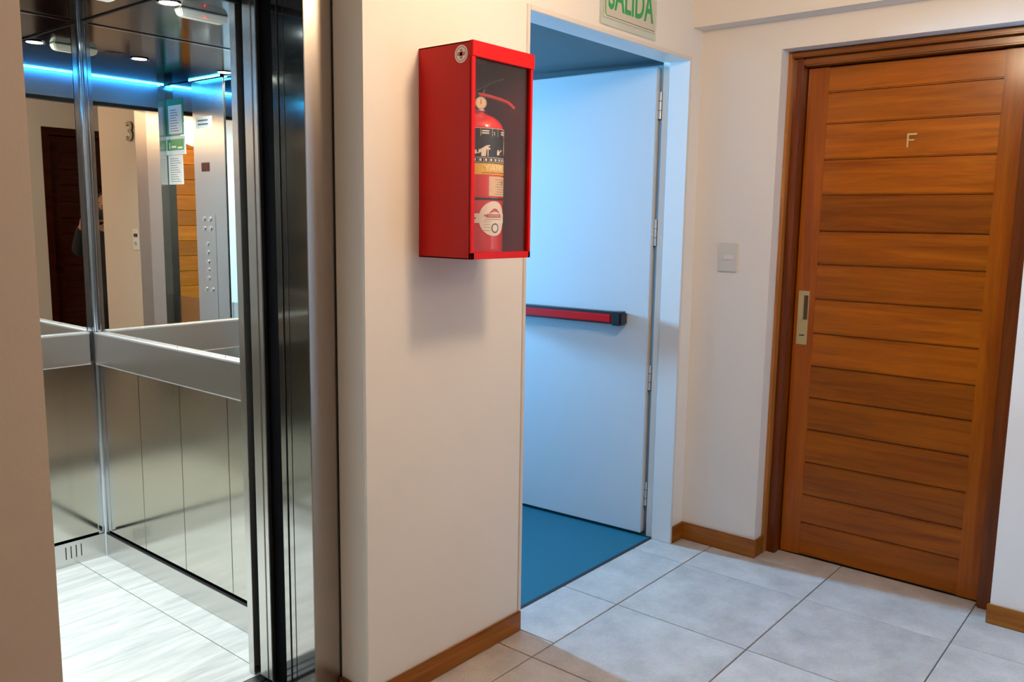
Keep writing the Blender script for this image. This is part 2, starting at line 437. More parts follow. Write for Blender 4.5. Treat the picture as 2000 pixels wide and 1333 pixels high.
# baseboards
def board(name, segs, mat, n=None):
    bm = bmesh.new()
    for s in segs: box(bm, *s, bev=.003)
    return struct(name, bm, mat)
board('baseboard_back', [(0-.012, .664, -.012, 0, 0, .070)], 'base_x')
board('baseboard_return', [(-.012, 0, 0, .118, 0, .070)], 'base_y')
board('baseboard_corner', [(1.712, 1.792, -.012, 0, 0, .075)], 'base_x')
board('baseboard_right', [(1.790, 1.804, -.350, 0, 0, .076)], 'base_y')
board('baseboard_recess', [(1.804, 1.875, -.350, -.338, 0, .076)], 'base_x')
board('baseboard_front', [(1.790, 1.804, YB, -1.207, 0, .070)], 'base_y')
board('baseboard_left', [(XL, -.93, -.342, -.33, 0, .070)], 'base_x')
board('baseboard_rear', [(-1.43, .35, YB, YB+.012, 0, .070), (1.23, 1.79, YB, YB+.012, 0, .070)], 'base_x')

# ------------------------------------------------------------------ stairwell beyond the fire door
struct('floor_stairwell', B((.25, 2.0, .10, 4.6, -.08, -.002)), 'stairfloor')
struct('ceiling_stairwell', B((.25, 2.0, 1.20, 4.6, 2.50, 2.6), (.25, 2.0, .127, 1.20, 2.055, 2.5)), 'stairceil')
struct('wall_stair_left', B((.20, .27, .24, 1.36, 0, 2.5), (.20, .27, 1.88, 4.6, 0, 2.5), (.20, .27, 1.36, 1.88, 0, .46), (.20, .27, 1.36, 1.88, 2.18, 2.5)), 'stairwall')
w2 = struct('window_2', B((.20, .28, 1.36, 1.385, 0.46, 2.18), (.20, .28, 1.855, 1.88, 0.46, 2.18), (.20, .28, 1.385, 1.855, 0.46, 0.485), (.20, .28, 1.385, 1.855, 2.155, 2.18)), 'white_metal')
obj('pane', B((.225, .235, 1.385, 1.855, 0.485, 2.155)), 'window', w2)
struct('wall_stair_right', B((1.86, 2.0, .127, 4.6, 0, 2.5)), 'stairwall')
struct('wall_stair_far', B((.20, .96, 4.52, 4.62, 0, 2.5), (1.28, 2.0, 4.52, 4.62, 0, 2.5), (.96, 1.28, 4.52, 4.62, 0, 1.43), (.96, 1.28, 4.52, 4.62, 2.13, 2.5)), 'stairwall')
wi = struct('window_1', B((.96, .985, 4.51, 4.56, 1.43, 2.13), (1.255, 1.28, 4.51, 4.56, 1.43, 2.13), (.985, 1.255, 4.51, 4.56, 1.43, 1.455), (.985, 1.255, 4.51, 4.56, 2.105, 2.13)), 'white_metal')
obj('pane', B((.985, 1.255, 4.53, 4.54, 1.455, 2.105)), 'window', wi)
sl = empty('stairwell_lamp', (.80, 1.9, 2.44), 'round cool white lamp on the stairwell ceiling behind the fire door', 'lamp')
obj('lamp_base', cyl(bmesh.new(), (.80, 1.9, 2.5), (.80, 1.9, 2.46), .11, 28), 'white_metal', sl)
obj('lamp_glass', cyl(bmesh.new(), (.80, 1.9, 2.46), (.80, 1.9, 2.41), .09, 28), 'spot', sl)

# fire door frame (fixed) and leaf
tr = struct('trim_2', B((.655, .671, -.004, .127, 0, 2.043), (1.700, 1.716, -.004, .09, 0, 2.043),
                        (.671, 1.70, -.004, .09, 2.027, 2.043), bev=.0015), 'white_metal', label='white metal frame of the open fire door')
obj('frame_rebate', B((1.716, 1.745, .05, .090, 0, 2.06), (1.722, 1.745, .090, .127, 0, 2.06), (.671, 1.722, .09, .127, 2.035, 2.06)), 'white_metal', tr)
obj('rebate_strip', B((1.7235, 1.83, .127, .131, 0, 2.06)), 'brown_gap', tr)
obj('threshold', B((.671, 1.745, .088, .104, -.003, .001)), 'rubber', tr)
# leaf: hinge side at (1.70,.145) opening to (1.645,1.12)
H0 = Vector((1.700, .147, 0)); dl = (Vector((1.6475, .985, 0))-Vector((1.700, .147, 0))).normalized(); nl = Vector((-dl.y, dl.x, 0))   # nl -> -X side
LW = .965
def leafpt(a, t, z): return H0+dl*a+nl*t+Vector((0, 0, z))      # a along, t out of face towards the hall side
def leafbox(bm, a0, a1, t0, t1, z0, z1, bev=0):
    b = bmesh.new(); box(b, a0, a1, t0, t1, z0, z1, bev)
    for v in b.verts: v.co = leafpt(v.co.x, v.co.y, v.co.z)
    merge(bm, b); return bm
d1 = struct('door_1', leafbox(bmesh.new(), 0, LW, -.045, 0, .012, 2.016, .002), 'leaf')
d1['label'] = 'white metal fire door leaf standing open into the stairwell'
obj('edge_strip', leafbox(bmesh.new(), -.0015, 0, -.040, -.002, .02, 2.01), 'white_metal', d1)
for zc in (.19, .713, 1.339, 1.864):
    h = obj('hinge', cyl(bmesh.new(), (1.722, .139, zc-.055), (1.722, .139, zc+.055), .0072, 12), 'chrome', d1)
    bm = bmesh.new()
    for k in (-.02, .018): cyl(bm, (1.722, .139, zc+k-.001), (1.722, .139, zc+k+.001), .0078, 12)
    cyl(bm, (1.722, .139, zc-.058), (1.722, .139, zc-.055), .0085, 12)
    obj('hinge_ring', bm, 'rubber', h)
pb = empty('panic_bar', leafpt(.12, .03, .965), 'red panic bar with black end caps across the open white fire door', 'panic bar')
zb = .967
obj('rail', leafbox(bmesh.new(), .135, .93, .001, .045, zb-.027, zb+.027, .003), 'black', pb)
obj('push_bar', leafbox(bmesh.new(), .150, .90, .030, .062, zb-.020, zb+.016, .005), 'red', pb, label='dark red push bar')
for a0, a1 in ((.098, .150), (.90, .95)):
    bm = leafbox(bmesh.new(), a0, a1, 0, .066, zb-.030, zb+.030, .008)
    obj('end_cap', bm, 'black', pb)

# ------------------------------------------------------------------ door F on the right wall
d2 = empty('door_2', (1.95, -.77, 0), kind='structure'); d2['label'] = 'varnished wooden apartment door marked F'
LX = 1.95
obj('stile', B((LX, LX+.04, -.475, -.393, .006, 1.992), bev=.0015), 'doorwood_v', d2)
obj('stile', B((LX, LX+.04, -1.150, -1.078, .006, 1.992), bev=.0015), 'doorwood_v', d2)
zs = [1.992, 1.894, 1.774, 1.636, 1.499, 1.357, 1.225, 1.085, .945, .81, .678, .544, .406, .266, .146, .006]
for k, (za, zb_) in enumerate(zip(zs, zs[1:])):
    # planks with chamfered upper and lower edges so that the joints are grooves
    b = bmesh.new(); box(b, LX+.0015, LX+.032, -1.078, -.475, zb_+.0012, za-.0012)
    es = [e for e in b.edges if all(abs(v.co.x-(LX+.0015)) < 1e-5 for v in e.verts) and abs(e.verts[0].co.z-e.verts[1].co.z) < 1e-6]
    bmesh.ops.bevel(b, geom=es, offset=.0045, segments=2, affect='EDGES')
    obj('plank', b, 'doorwood', d2)
obj('backing', B((LX+.03, LX+.038, -1.07, -.48, .01, 1.985)), 'dark', d2)
fr = empty('frame', (1.89, -.77, 0)); fr.parent = d2; fr.location = Vector((1.89, -.77, 0))-wl(d2); WL[fr.name] = Vector((1.89, -.77, 0))
obj('frame_edge', B((1.872, 1.925, -.352, -.339, 0, 2.047), bev=.002), 'frame_l', fr)
obj('jamb', B((1.902, 2.0, -.389, -.352, 0, 2.035), bev=.004), 'frame_v', fr)
obj('jamb', B((1.902, 2.0, -1.214, -1.155, 0, 2.035), bev=.004), 'frame_v', fr)
obj('frame_edge', B((1.872, 1.925, -1.214, -1.200, 0, 2.047), bev=.002), 'frame_v', fr)
obj('frame_head', B((1.872, 1.925, -1.200, -.352, 2.026, 2.047), bev=.004), 'frame_h', fr)
obj('frame_head', B((1.902, 2.0, -1.155, -.389, 1.996, 2.025), bev=.005), 'frame_h', fr)
lk = obj('lock_plate', B((LX-.004, LX, -.452, -.408, .896, 1.116), bev=.001), 'brass', d2, label='brass lock plate with recessed pull')
obj('pull_recess', B((LX-.0055, LX-.0035, -.4485, -.434, 1.0, 1.098)), 'brass_d', lk)
b = B((LX-.011, LX-.004, -.433, -.411, 1.0, 1.098), bev=.0015)
obj('pull', b, 'brass', lk)
obj('keyhole', B((LX-.0055, LX-.0035, -.441, -.420, .9325, .937)), 'black', lk)
# letter F of three pale strips
b = bmesh.new(); fy, fz = -.781, 1.672
box(b, LX-.003, LX+.0012, fy-.0035, fy+.0035, fz, fz+.051, .0008)
box(b, LX-.003, LX+.0012, fy-.031, fy-.0035, fz+.044, fz+.051, .0008)
box(b, LX-.003, LX+.0012, fy-.023, fy-.0035, fz+.0235, fz+.0295, .0008)
obj('letter_f', b, 'brass', d2, label='small brass letter F')
# white light switch
sw = empty('light_switch', (1.804, -.16, 1.244), 'white light switch plate with one rocker beside the wooden door F', 'switch')
obj('plate', B((1.797, 1.804, -.200, -.119, 1.186, 1.303), bev=.002), 'switch', sw)
obj('rocker', B((1.793, 1.798, -.183, -.143, 1.236, 1.256), bev=.0015), 'switch_b', sw)
obj('rocker_well', B((1.7962, 1.7975, -.192, -.127, 1.231, 1.260)), 'switch', sw)

# dark door in the wall behind the photographer
d3 = empty('door_3', (-1.9, YB, 0), kind='structure'); d3['label'] = 'dark wooden door in the wall behind the photographer, seen in the lift mirror'
obj('frame', B((-1.50, -1.44, YB-.10, YB+.004, 0, 2.09), (-2.36, -2.30, YB-.10, YB+.004, 0, 2.09), (-2.30, -1.50, YB-.10, YB+.004, 2.03, 2.09), bev=.003), 'olddoor', d3)
obj('stile', B((-1.58, -1.505, YB-.08, YB-.04, .005, 2.025), bev=.001), 'olddoor', d3)
obj('stile', B((-2.295, -2.22, YB-.08, YB-.04, .005, 2.025), bev=.001), 'olddoor', d3)
for k in range(15):
    z0 = .005+k*.1346
    b = B((-2.22, -1.58, YB-.078, YB-.042, z0+.001, z0+.1336)); 
    es = [e for e in b.edges if all(abs(v.co.y-(YB-.042)) < 1e-5 for v in e.verts) and abs(e.verts[0].co.z-e.verts[1].co.z) < 1e-6]
    bmesh.ops.bevel(b, geom=es, offset=.004, segments=1, affect='EDGES')
    obj('plank', b, 'olddoor', d3)
struct('trim_3', B((-2.36, -1.44, YB-.13, YB-.10, 0, 2.09), (.36, 1.22, YB-.13, YB-.10, 0, 2.2)), 'dark')
M['cedar_z'] = wood('golden_cedar_z', (.28, .060, .002, 1), (.44, .105, .003, 1), 2, vary=.15)
M['cedar_x'] = wood('golden_cedar_x', (.28, .060, .002, 1), (.44, .105, .003, 1), 0)
d4 = empty('door_4', (.79, YB, 0), kind='structure'); d4['label'] = 'golden wooden door in the rear wall, seen only in the lift mirror'
obj('frame', B((.36, .41, YB-.10, YB+.004, 0, 2.2), (1.17, 1.22, YB-.10, YB+.004, 0, 2.2), (.41, 1.17, YB-.10, YB+.004, 2.15, 2.2), bev=.003), 'cedar_z', d4)
obj('stile', B((.412, .49, YB-.08, YB-.04, .005, 2.145), bev=.001), 'cedar_z', d4)
obj('stile', B((1.09, 1.168, YB-.08, YB-.04, .005, 2.145), bev=.001), 'cedar_z', d4)
for k in range(15):
    z0 = .005+k*.1427
    b = B((.49, 1.09, YB-.078, YB-.042, z0+.001, z0+.1417))
    es = [e for e in b.edges if all(abs(v.co.y-(YB-.042)) < 1e-5 for v in e.verts) and abs(e.verts[0].co.z-e.verts[1].co.z) < 1e-6]
    bmesh.ops.bevel(b, geom=es, offset=.004, segments=1, affect='EDGES')
    obj('plank', b, 'cedar_x', d4)

# ------------------------------------------------------------------ lift entrance
lf = struct('trim_4', B((-.09, .0, .12, .1235, 0, 2.06), bev=.001), 'steel_frame', label='brushed steel frame right of the lift opening')
obj('caulk_line', B((-.0035, -.0005, .1165, .1199, 0, 2.06)), 'rubber', lf)
obj('frame_head', B((-.93, -.09, .12, .27, 1.985, 2.06), bev=.001), 'steel_frame', lf)
obj('strike_jamb', B((-1.0, -.93, .12, .27, 0, 2.0), bev=.001), 'steel_frame', lf)
obj('jamb_return', B((-.0895, -.05, .1235, .207, 0, 2.0), bev=.001), 'steel_pol', lf)
ld = empty('landing_door', (.3, .24, 0), 'brushed steel landing door panels of the lift slid open behind the frame', 'door')
obj('door_panel', B((-.088, .18, .209, .233, .006, 2.02), bev=.002), 'steel_pol', ld)
obj('door_panel', B((-.088, .19, .236, .262, .006, 2.02), bev=.002), 'steel_pol', ld)
obj('door_seal', B((-.0905, -.08, .2072, .2086, .006, 2.0), (-.0905, -.078, .2335, .2355, .006, 2.0)), 'rubber', ld)  # black strips drawn as the dark gaps between the panels
cdr = empty('car_door', (.0, .35, 0), 'brushed steel inner doors of the lift car slid open at the right', 'door')
obj('door_panel', B((-.092, .02, .322, .345, .012, 2.02), bev=.002), 'steel', cdr)
obj('door_panel', B((-.092, .02, .348, .388, .012, 2.02), bev=.002), 'steel', cdr)
obj('door_seal', B((-.096, -.086, .3165, .322, .02, 2.0)), 'rubber', cdr)
struct('trim_5', B((.19, .22, .24, .45, 0, 2.1), (-1.2, -1.0, .27, .30, 0, 2.1), (-.084, .19, .263, .316, .0, 2.1), (-.06, .19, .388, .42, 0, 2.1)), 'dark')
ls = empty('lift_sill', (-.5, .2, -.02), 'grooved metal sill between the hall floor and the lift', 'sill')
bm = bmesh.new()
for a, c in ((.122, .16), (.166, .205), (.211, .245), (.251, .27)): box(bm, -1.0, .0, a, c, -.02, -.001)
obj('landing_sill', bm, 'sill', ls)
bm = bmesh.new()
for a, c in ((.315, .335), (.341, .368), (.374, .41)): box(bm, -1.0, .0, a, c, -.02, -.001)
obj('car_sill', bm, 'sill', ls)
obj('groove_bed', B((-1.0, 0, .122, .41, -.03, -.018)), 'rubber', ls)

# ------------------------------------------------------------------ lift car
CX, CY, CXL, CYF, CZ = .052, 1.677, -.95, .446, 2.10
car = empty('lift_car', (-.45, 1.06, 0), 'mirrored stainless steel lift car standing open at the landing', 'elevator')
obj('shell', B((CXL-.06, CX+.06, CY+.012, CY+.05, -.05, 2.3), (CX+.014, CX+.05, CYF, CY+.012, -.05, 2.3), (CXL-.05, CXL-.014, CYF, CY+.012, -.05, 2.3),
               (CXL-.06, CX+.06, .41, CY+.05, 2.2, 2.3), (CXL-.06, CX+.06, .41, CY+.05, -.06, -.045)), 'dark', car)
# floor covering
obj('floor_bed', B((CXL, CX, .41, CY, -.045, -.005)), 'grout2', car)
for (x0, x1) in ((-.95, -.667), (-.665, -.066), (-.064, .052)):
    obj('floor_tile', B((x0+.0006, x1-.0006, .412, CY, -.005, 0)), 'carfloor', car)
# lower brushed panels: right wall with three seams, back wall, left wall
ys = [.446, .757, 1.059, 1.353, 1.664]
for a, b_ in zip(ys, ys[1:]):
    obj('wall_panel', B((CX, CX+.014, a+.0012, b_-.0012, .107, .93), bev=.0008), 'steel_panel', car)
obj('wall_panel', B((CXL+.03, CX-.026, CY, CY+.012, .105, .93), bev=.0008), 'steel_panel', car)
for a, b_ in zip(ys, ys[1:]):
    obj('wall_panel', B((CXL-.014, CXL, a+.0012, b_-.0012, .107, .93), bev=.0008), 'steel_panel', car)
# mirrors above
obj('mirror', B((CX, CX+.008, CYF, CY-.03, .93, CZ-.003)), 'mirror', car)
obj('mirror', B((CXL+.035, CX-.035, CY, CY+.008, .93, CZ-.003)), 'mirror', car)
obj('mirror', B((CXL-.008, CXL, CYF+.0, .729, .93, CZ-.003)), 'mirror', car)
obj('mirror', B((CXL-.008, CXL, 1.04, CY-.03, .93, CZ-.003)), 'mirror', car)
# mirror edge beads
obj('mirror_trim', B((CXL+.02, CX-.02, CY-.003, CY+.001, CZ-.006, CZ-.002)), 'chrome', car)
obj('mirror_trim', B((CX-.0035, CX+.001, CYF, CY-.02, CZ-.005, CZ-.001)), 'black', car)
# corner posts
for cx, s in ((CX, -1), (CXL, 1)):
    bm = bmesh.new()
    box(bm, cx-s*.001, cx+s*.004, CY-.030, CY-.012, .0, CZ, .001)
    box(bm, cx+s*.016, cx+s*.034, CY-.004, CY+.001, .0, CZ, .001)
    cyl(bm, (cx+s*.008, CY-.008, 0), (cx+s*.008, CY-.008, CZ), .009, 14)
    obj('corner_post', bm, 'post', car)
# handrails: broad brushed band with a bright top edge
def rail(x0, x1, y0, y1, edge):
    r = obj('handrail', B((x0, x1, y0, y1, .800, .922), bev=.0015), 'steel_rail', car)
    obj('top_edge', B((x0-.001, x1+.001, y0-.001, y1+.001, .919, .9245)), 'rail_edge', r)
    obj('bottom_edge', B((x0-.0005, x1+.0005, y0-.0005, y1+.0005, .798, .8015)), 'rail_edge', r)
    return r
rail(CX-.022, CX-.002, .47, CY-.032, 0)
rail(CXL+.04, CX-.036, CY-.022, CY-.002, 0)
# skirting (kick plates) standing proud with a dark shadow gap on top
for (nm, a) in (('r', (CX-.010, CX, .45, CY-.016, 0, .094)), ('l', (CXL, CXL+.010, .45, CY-.016, 0, .094))):
    k = obj('kick_plate', B(a, bev=.001), 'steel', car)
    obj('kick_edge', B((a[0], a[1], a[2], a[3], .0945, .0965)), 'rubber', k)
k = obj('kick_plate', B((CXL+.012, CX-.012, CY-.010, CY, 0, .094), bev=.001), 'steel', car)
obj('kick_edge', B((CXL+.012, CX-.012, CY-.011, CY, .0943, .0965)), 'chrome', k)
for kx in range(4):
    xx = -.116+kx*.0197
    b = bmesh.new(); box(b, xx-.0018, xx+.0018, CY-.0108, CY-.0098, .030, .080, 0)
    obj('vent_slot', b, 'black', k)
# front returns, transom
obj('front_return', B((-.094, CX, .417, .446, 0, CZ), bev=.001), 'steel', car)
obj('front_return', B((CXL-.02, -.905, .30, .446, 0, CZ), bev=.001), 'steel', car)
obj('transom', B((-.905, -.094, .415, .446, 1.972, CZ), bev=.001), 'steel_transom', car)
obj('transom_lip', B((-.905, -.094, .405, .4155, 1.955, 1.975)), 'black', car)
# suspended ceiling, spots, added glow strip in place of the downlight scallops
obj('ceiling_panel', B((CXL-.01, CX+.008, .42, CY+.005, CZ, CZ+.02)), 'car_ceiling', car)
for x in (0.0, -.46, -.90):
    x = min(x, -.005)
    s = obj('spot_lamp', lathe(bmesh.new(), [(.030, CZ-.002), (.041, CZ-.004), (.041, CZ+.001), (.030, CZ+.001)], (x, 1.125), 28), 'chrome', car)
    obj('lens', cyl(bmesh.new(), (x, 1.125, CZ), (x, 1.125, CZ-.0025), .032, 28), 'spot', s)
obj('light_strip', B((-.93, -.15, .466, .471, CZ-.005, CZ-.001)), 'led', car, label='thin cyan light strip along the ceiling edge')
# ceiling grille
bm = bmesh.new()
for kk in range(6): box(bm, -.36+kk*.014, -.353+kk*.014, 1.16, 1.20, CZ-.0015, CZ)
obj('ceiling_grille', bm, 'black', car)
# control column on the left wall
cp = obj('control_column', B((CXL-.004, CXL+.006, .732, 1.035, 0, CZ-.01), bev=.001), 'steel', car, label='steel control column from floor to ceiling with round buttons')
obj('button_plate', B((CXL+.006, CXL+.0072, .775, .925, .10, 1.39)), 'steel', cp)
obj('light_strip', B((CXL+.018, CXL+.023, .735, 1.03, CZ-.006, CZ-.001)), 'led', cp)  # second added glow strip, above the column
obj('display', B((CXL+.006, CXL+.0085, .808, .882, 1.618, 1.665), bev=.0005), 'display', cp)
def button(y, z, r=.0135):
    o = obj('button', cyl(bmesh.new(), (CXL+.006, y, z), (CXL+.0115, y, z), r, 18), 'button', cp)
for y, z in ((.812, 1.365), (.872, 1.365), (.812, 1.315), (.872, 1.315), (.838, 1.232), (.838, 1.186), (.838, 1.135), (.838, 1.092), (.838, 1.045), (.812, .985), (.872, .985)):
    button(y, z)
obj('instruction_label', B((CXL+.006, CXL+.0072, .765, .920, 1.845, 1.905)), 'paper', cp)
bm = bmesh.new()
for r_i in range(2): box(bm, CXL+.0072, CXL+.0078, .785, .885, 1.862+r_i*.02, 1.870+r_i*.02)
obj('label_print', bm, 'ink', cp)
# notices on the left car wall (top-level, fixed to the mirror)
nx = CXL+.0005
n1 = empty('certificate', (nx, .55, 1.835), 'white certificate in a teal border, topmost notice on the lift car mirror', 'notice')
obj('backing_sheet', B((nx, nx+.002, .452, .628, 1.822, 2.02)), 'greensign', n1)
obj('paper', B((nx+.002, nx+.0028, .475, .616, 1.832, 1.985)), 'paper', n1)
bm = bmesh.new()
for kk in range(9): box(bm, nx+.0028, nx+.0031, .495, .58-.01*(kk % 3), 1.845+kk*.014, 1.849+kk*.014)
obj('print', bm, 'ink', n1)
n2 = empty('green_notice', (nx, .55, 1.735), 'green emergency phone notice below the certificate on the lift car mirror', 'notice')
obj('backing_sheet', B((nx, nx+.0025, .445, .640, 1.718, 1.820)), 'paper', n2)
obj('green_field', B((nx+.0025, nx+.0032, .452, .628, 1.742, 1.802)), 'green', n2)
bm = bmesh.new(); box(bm, nx+.0032, nx+.0037, .475, .485, 1.75, 1.785); box(bm, nx+.0032, nx+.0037, .50, .548, 1.756, 1.766); box(bm, nx+.0032, nx+.0037, .565, .615, 1.750, 1.760)
obj('print', bm, 'white', n2)
n3 = empty('typed_notice', (nx, .53, 1.56), 'white typed sheet hanging lowest of the three notices in the lift car', 'notice')
obj('paper', B((nx, nx+.0015, .455, .605, 1.555, 1.716)), 'paper', n3)
bm = bmesh.new()
for kk in range(11): box(bm, nx+.0015, nx+.0018, .475, .585-.012*(kk % 4), 1.57+kk*.0125, 1.573+kk*.0125)
obj('print', bm, 'ink', n3)
# emergency light on the car ceiling
em = empty('emergency_light', (-.15, 1.165, CZ-.04), 'white plastic emergency light on the dark lift car ceiling', 'lamp')
b = bmesh.new(); box(b, -.245, -.055, 1.140, 1.19, CZ-.026, CZ-.0005)
for v in b.verts:
    if v.co.z < CZ-.01:
        v.co.x = -.15+(v.co.x+.15)*.90; v.co.y = 1.165+(v.co.y-1.165)*.75
bmesh.ops.bevel(b, geom=list(b.edges), offset=.004, segments=2, affect='EDGES')
obj('housing', b, 'plastic', em)
obj('diffuser', B((-.225, -.075, 1.150, 1.180, CZ-.028, CZ-.0255), bev=.001), 'plastic', em)
obj('status_led', cyl(bmesh.new(), (-.15, 1.146, CZ-.020), (-.15, 1.140, CZ-.020), .0022, 10), 'redled', em)

# number 3 and call plate on the left wall return
n = text_bm('3', .115, (-.930, .075, 1.812), (0, -1, 0), (0, 0, 1), width=.075, thick=.005, bold=.02)
# faces +X : x direction of writing is +Y when seen from the lift side
bm = text_bm('3', .115, (-.925, .070, 1.812), (0, 1, 0), (0, 0, 1), width=.075, thick=.005, bold=.02); n.free()
obj('floor_numeral', bm, 'pewter', None, 'raised metal number 3 on the cream wall beside the lift', 'number')
cs = empty('call_station', (-.93, .08, 1.23), 'small lift call plate with dark red display on the cream wall under the number 3', 'button panel')
obj('plate', B((-.930, -.926, .045, .115, 1.175, 1.30), bev=.001), 'switch', cs)
obj('display', B((-.926, -.9245, .058, .102, 1.252, 1.272)), 'display', cs)
obj('call_button', cyl(bmesh.new(), (-.926, .08, 1.215), (-.922, .08, 1.215), .012, 18), 'button', cs)

# ------------------------------------------------------------------ extinguisher cabinet
cb = empty('extinguisher_cabinet', (.32, 0, 1.28), 'red metal wall cabinet with glass front holding a fire extinguisher', 'cabinet')
X0, X1, Z0, Z1, D = .195, .447, 1.278, 1.836, -.195
obj('body', B((X0, X0+.004, D+.004, 0, Z0, Z1), (X1-.004, X1, D+.004, 0, Z0, Z1), (X0, X1, D+.004, 0, Z0, Z0+.004), (X0, X1, D+.004, 0, Z1-.004, Z1), bev=.0008), 'red', cb)
obj('back_panel', B((X0+.004, X1-.004, -.005, -.001, Z0+.004, Z1-.004)), 'maroon', cb)
obj('lining', B((X0+.004, X0+.0055, D+.014, -.005, Z0+.004, Z1-.004), (X1-.0055, X1-.004, D+.014, -.005, Z0+.004, Z1-.004), (X0+.004, X1-.004, D+.014, -.005, Z1-.0055, Z1-.004)), 'maroon', cb)
dr = obj('door_frame', B((X0, X0+.014, D, D+.008, Z0, Z1-.038), (X1-.010, X1, D, D+.008, Z0, Z1-.038), (X0, X1, D, D+.008, Z0, Z0+.018), bev=.001), 'red', cb)
obj('top_hood', B((X0-.0005, X1+.002, D-.003, D+.010, Z1-.038, Z1+.001), bev=.001), 'red', cb, label='bright red hood strip')
obj('glass_pane', B((X0+.013, X1-.009, D+.0085, D+.0115, Z0+.016, Z1-.036)), 'pane', dr)
# emblem sticker on the left side of the cabinet
ex, ey, ez = X0-.0006, -.157, 1.8055
stk = obj('emblem_sticker', cyl(bmesh.new(), (ex+.0006, ey, ez), (ex, ey, ez), .0225, 36), 'white', cb, label='round white sticker with a red cross emblem')
bm = bmesh.new()
def ring(bm, c, r0, r1, N, U, thick, seg=36):
    N = Vector(N).normalized(); U = Vector(U).normalized(); W = N.cross(U)
    b = bmesh.new(); q = []
    for k in range(seg):
        a = 2*PI*k/seg; e = U*math.cos(a)+W*math.sin(a)
        q.append([b.verts.new(Vector(c)+e*r+N*h) for r, h in ((r0, 0), (r1, 0), (r1, thick), (r0, thick))])
    for k in range(seg):
        A, E_ = q[k], q[(k+1) % seg]
        for i in range(4): b.faces.new((A[i], A[(i+1) % 4], E_[(i+1) % 4], E_[i]))
    merge(bm, b); return bm
ring(bm, (ex-.0001, ey, ez), .0172, .0185, (-1, 0, 0), (0, 0, 1), .0003)
for s in (-1, 1):
    pass
box(bm, ex-.0005, ex, ey-.0042, ey+.0042, ez-.0115, ez+.0115); box(bm, ex-.0005, ex, ey-.0125, ey+.0125, ez-.0042, ez+.0042)
obj('emblem_cross', bm, 'red2', stk)
bm = bmesh.new()
for dy, dz in ((0, .007), (0, -.007), (.008, 0), (-.008, 0)):
    ring(bm, (ex-.0005, ey+dy, ez+dz), .0018, .0026, (-1, 0, 0), (0, 0, 1), .0003, 12)
obj('emblem_links', bm, 'white', stk)

# fire extinguisher (a thing of its own, standing in the cabinet)
EX, EY, ER = .322, -.098, .075
fx = empty('fire_extinguisher', (EX, EY, Z0+.004), 'red fire extinguisher with black and yellow label standing in the red cabinet', 'fire extinguisher')
zb0 = Z0+.0045
obj('cylinder', lathe(bmesh.new(), [(0, zb0), (ER-.008, zb0), (ER-.002, zb0+.004), (ER, zb0+.010), (ER, 1.628), (ER-.003, 1.638), (ER-.011, 1.650), (ER-.024, 1.661), (ER-.042, 1.669), (.022, 1.674), (.018, 1.678), (0, 1.678)], (EX, EY), 48), 'redcyl', fx, smooth=True)
obj('neck_ring', lathe(bmesh.new(), [(0, 1.677), (.025, 1.677), (.027, 1.680), (.025, 1.684), (0, 1.684)], (EX, EY), 28), 'chrome', fx, smooth=True)
vb = obj('valve', lathe(bmesh.new(), [(0, 1.683), (.014, 1.683), (.014, 1.700), (.011, 1.704), (.011, 1.722), (0, 1.722)], (EX, EY), 20), 'black', fx)
gd = Vector((-.50, -.866, 0)); g0 = Vector((EX-.004, EY-.006, 1.697))
g = obj('pressure_gauge', cyl(bmesh.new(), g0, g0+gd*.030, .0165, 28), 'chrome', fx)
obj('gauge_face', cyl(bmesh.new(), g0+gd*.030, g0+gd*.0306, .0138, 28), 'cream', g)
b = bmesh.new(); tube(b, [g0+gd*.0312+Vector((0, 0, -.003)), g0+gd*.0312+Vector((0, 0, .009))], .0009, 6)
obj('gauge_needle', b, 'red2', g)
def strap(bm, pts, w, t):
    """flat bent bar in the vertical plane of the handles"""
    D = Vector((.819, -.574, 0)); N = Vector((.574, .819, 0)); UP = Vector((0, 0, 1)); O = Vector((EX, EY, 0))
    b = bmesh.new(); n_ = len(pts); rows = []
    for i, (x, z) in enumerate(pts):
        a = Vector(pts[max(i-1, 0)]); c = Vector(pts[min(i+1, n_-1)]); d = (c-a).normalized(); nn = Vector((-d.y, d.x))*t/2
        P = lambda r, zz, q: b.verts.new(O+D*r+UP*zz+N*q)
        rows.append([P(x+nn.x, z+nn.y, -w/2), P(x+nn.x, z+nn.y, w/2), P(x-nn.x, z-nn.y, w/2), P(x-nn.x, z-nn.y, -w/2)])
    for a, c in zip(rows, rows[1:]):
        for i in range(4): b.faces.new((a[i], a[(i+1) % 4], c[(i+1) % 4], c[i]))
    b.faces.new(rows[0]); b.faces.new(rows[-1]); merge(bm, b)
bm = bmesh.new(); strap(bm, [(-.020, 1.722), (.008, 1.724), (.035, 1.720), (.065, 1.713), (.088, 1.705), (.105, 1.690)], .020, .007)
obj('carry_handle', bm, 'red2', fx, label='red carrying handle')
bm = bmesh.new(); strap(bm, [(-.022, 1.730), (.0, 1.735), (.02, 1.745), (.050, 1.760), (.075, 1.768)], .018, .004)
obj('squeeze_lever', bm, 'black', fx)
bm = bmesh.new(); tube(bm, [(EX+.010, EY-.014, 1.728), (EX+.014, EY-.016, 1.738), (EX+.024, EY-.016, 1.742)], .0015, 8)
obj('safety_pin', bm, 'chrome', fx)
bm = bmesh.new(); tube(bm, [(EX-.010, EY-.012, 1.712), (EX-.030, EY-.02, 1.722), (EX-.055, EY-.02, 1.715), (EX-.085, EY-.015, 1.67), (EX-.0895, EY-.005, 1.60), (EX-.0895, EY, 1.45)], .0085, 12)
obj('hose', bm, 'black', fx, smooth=True)
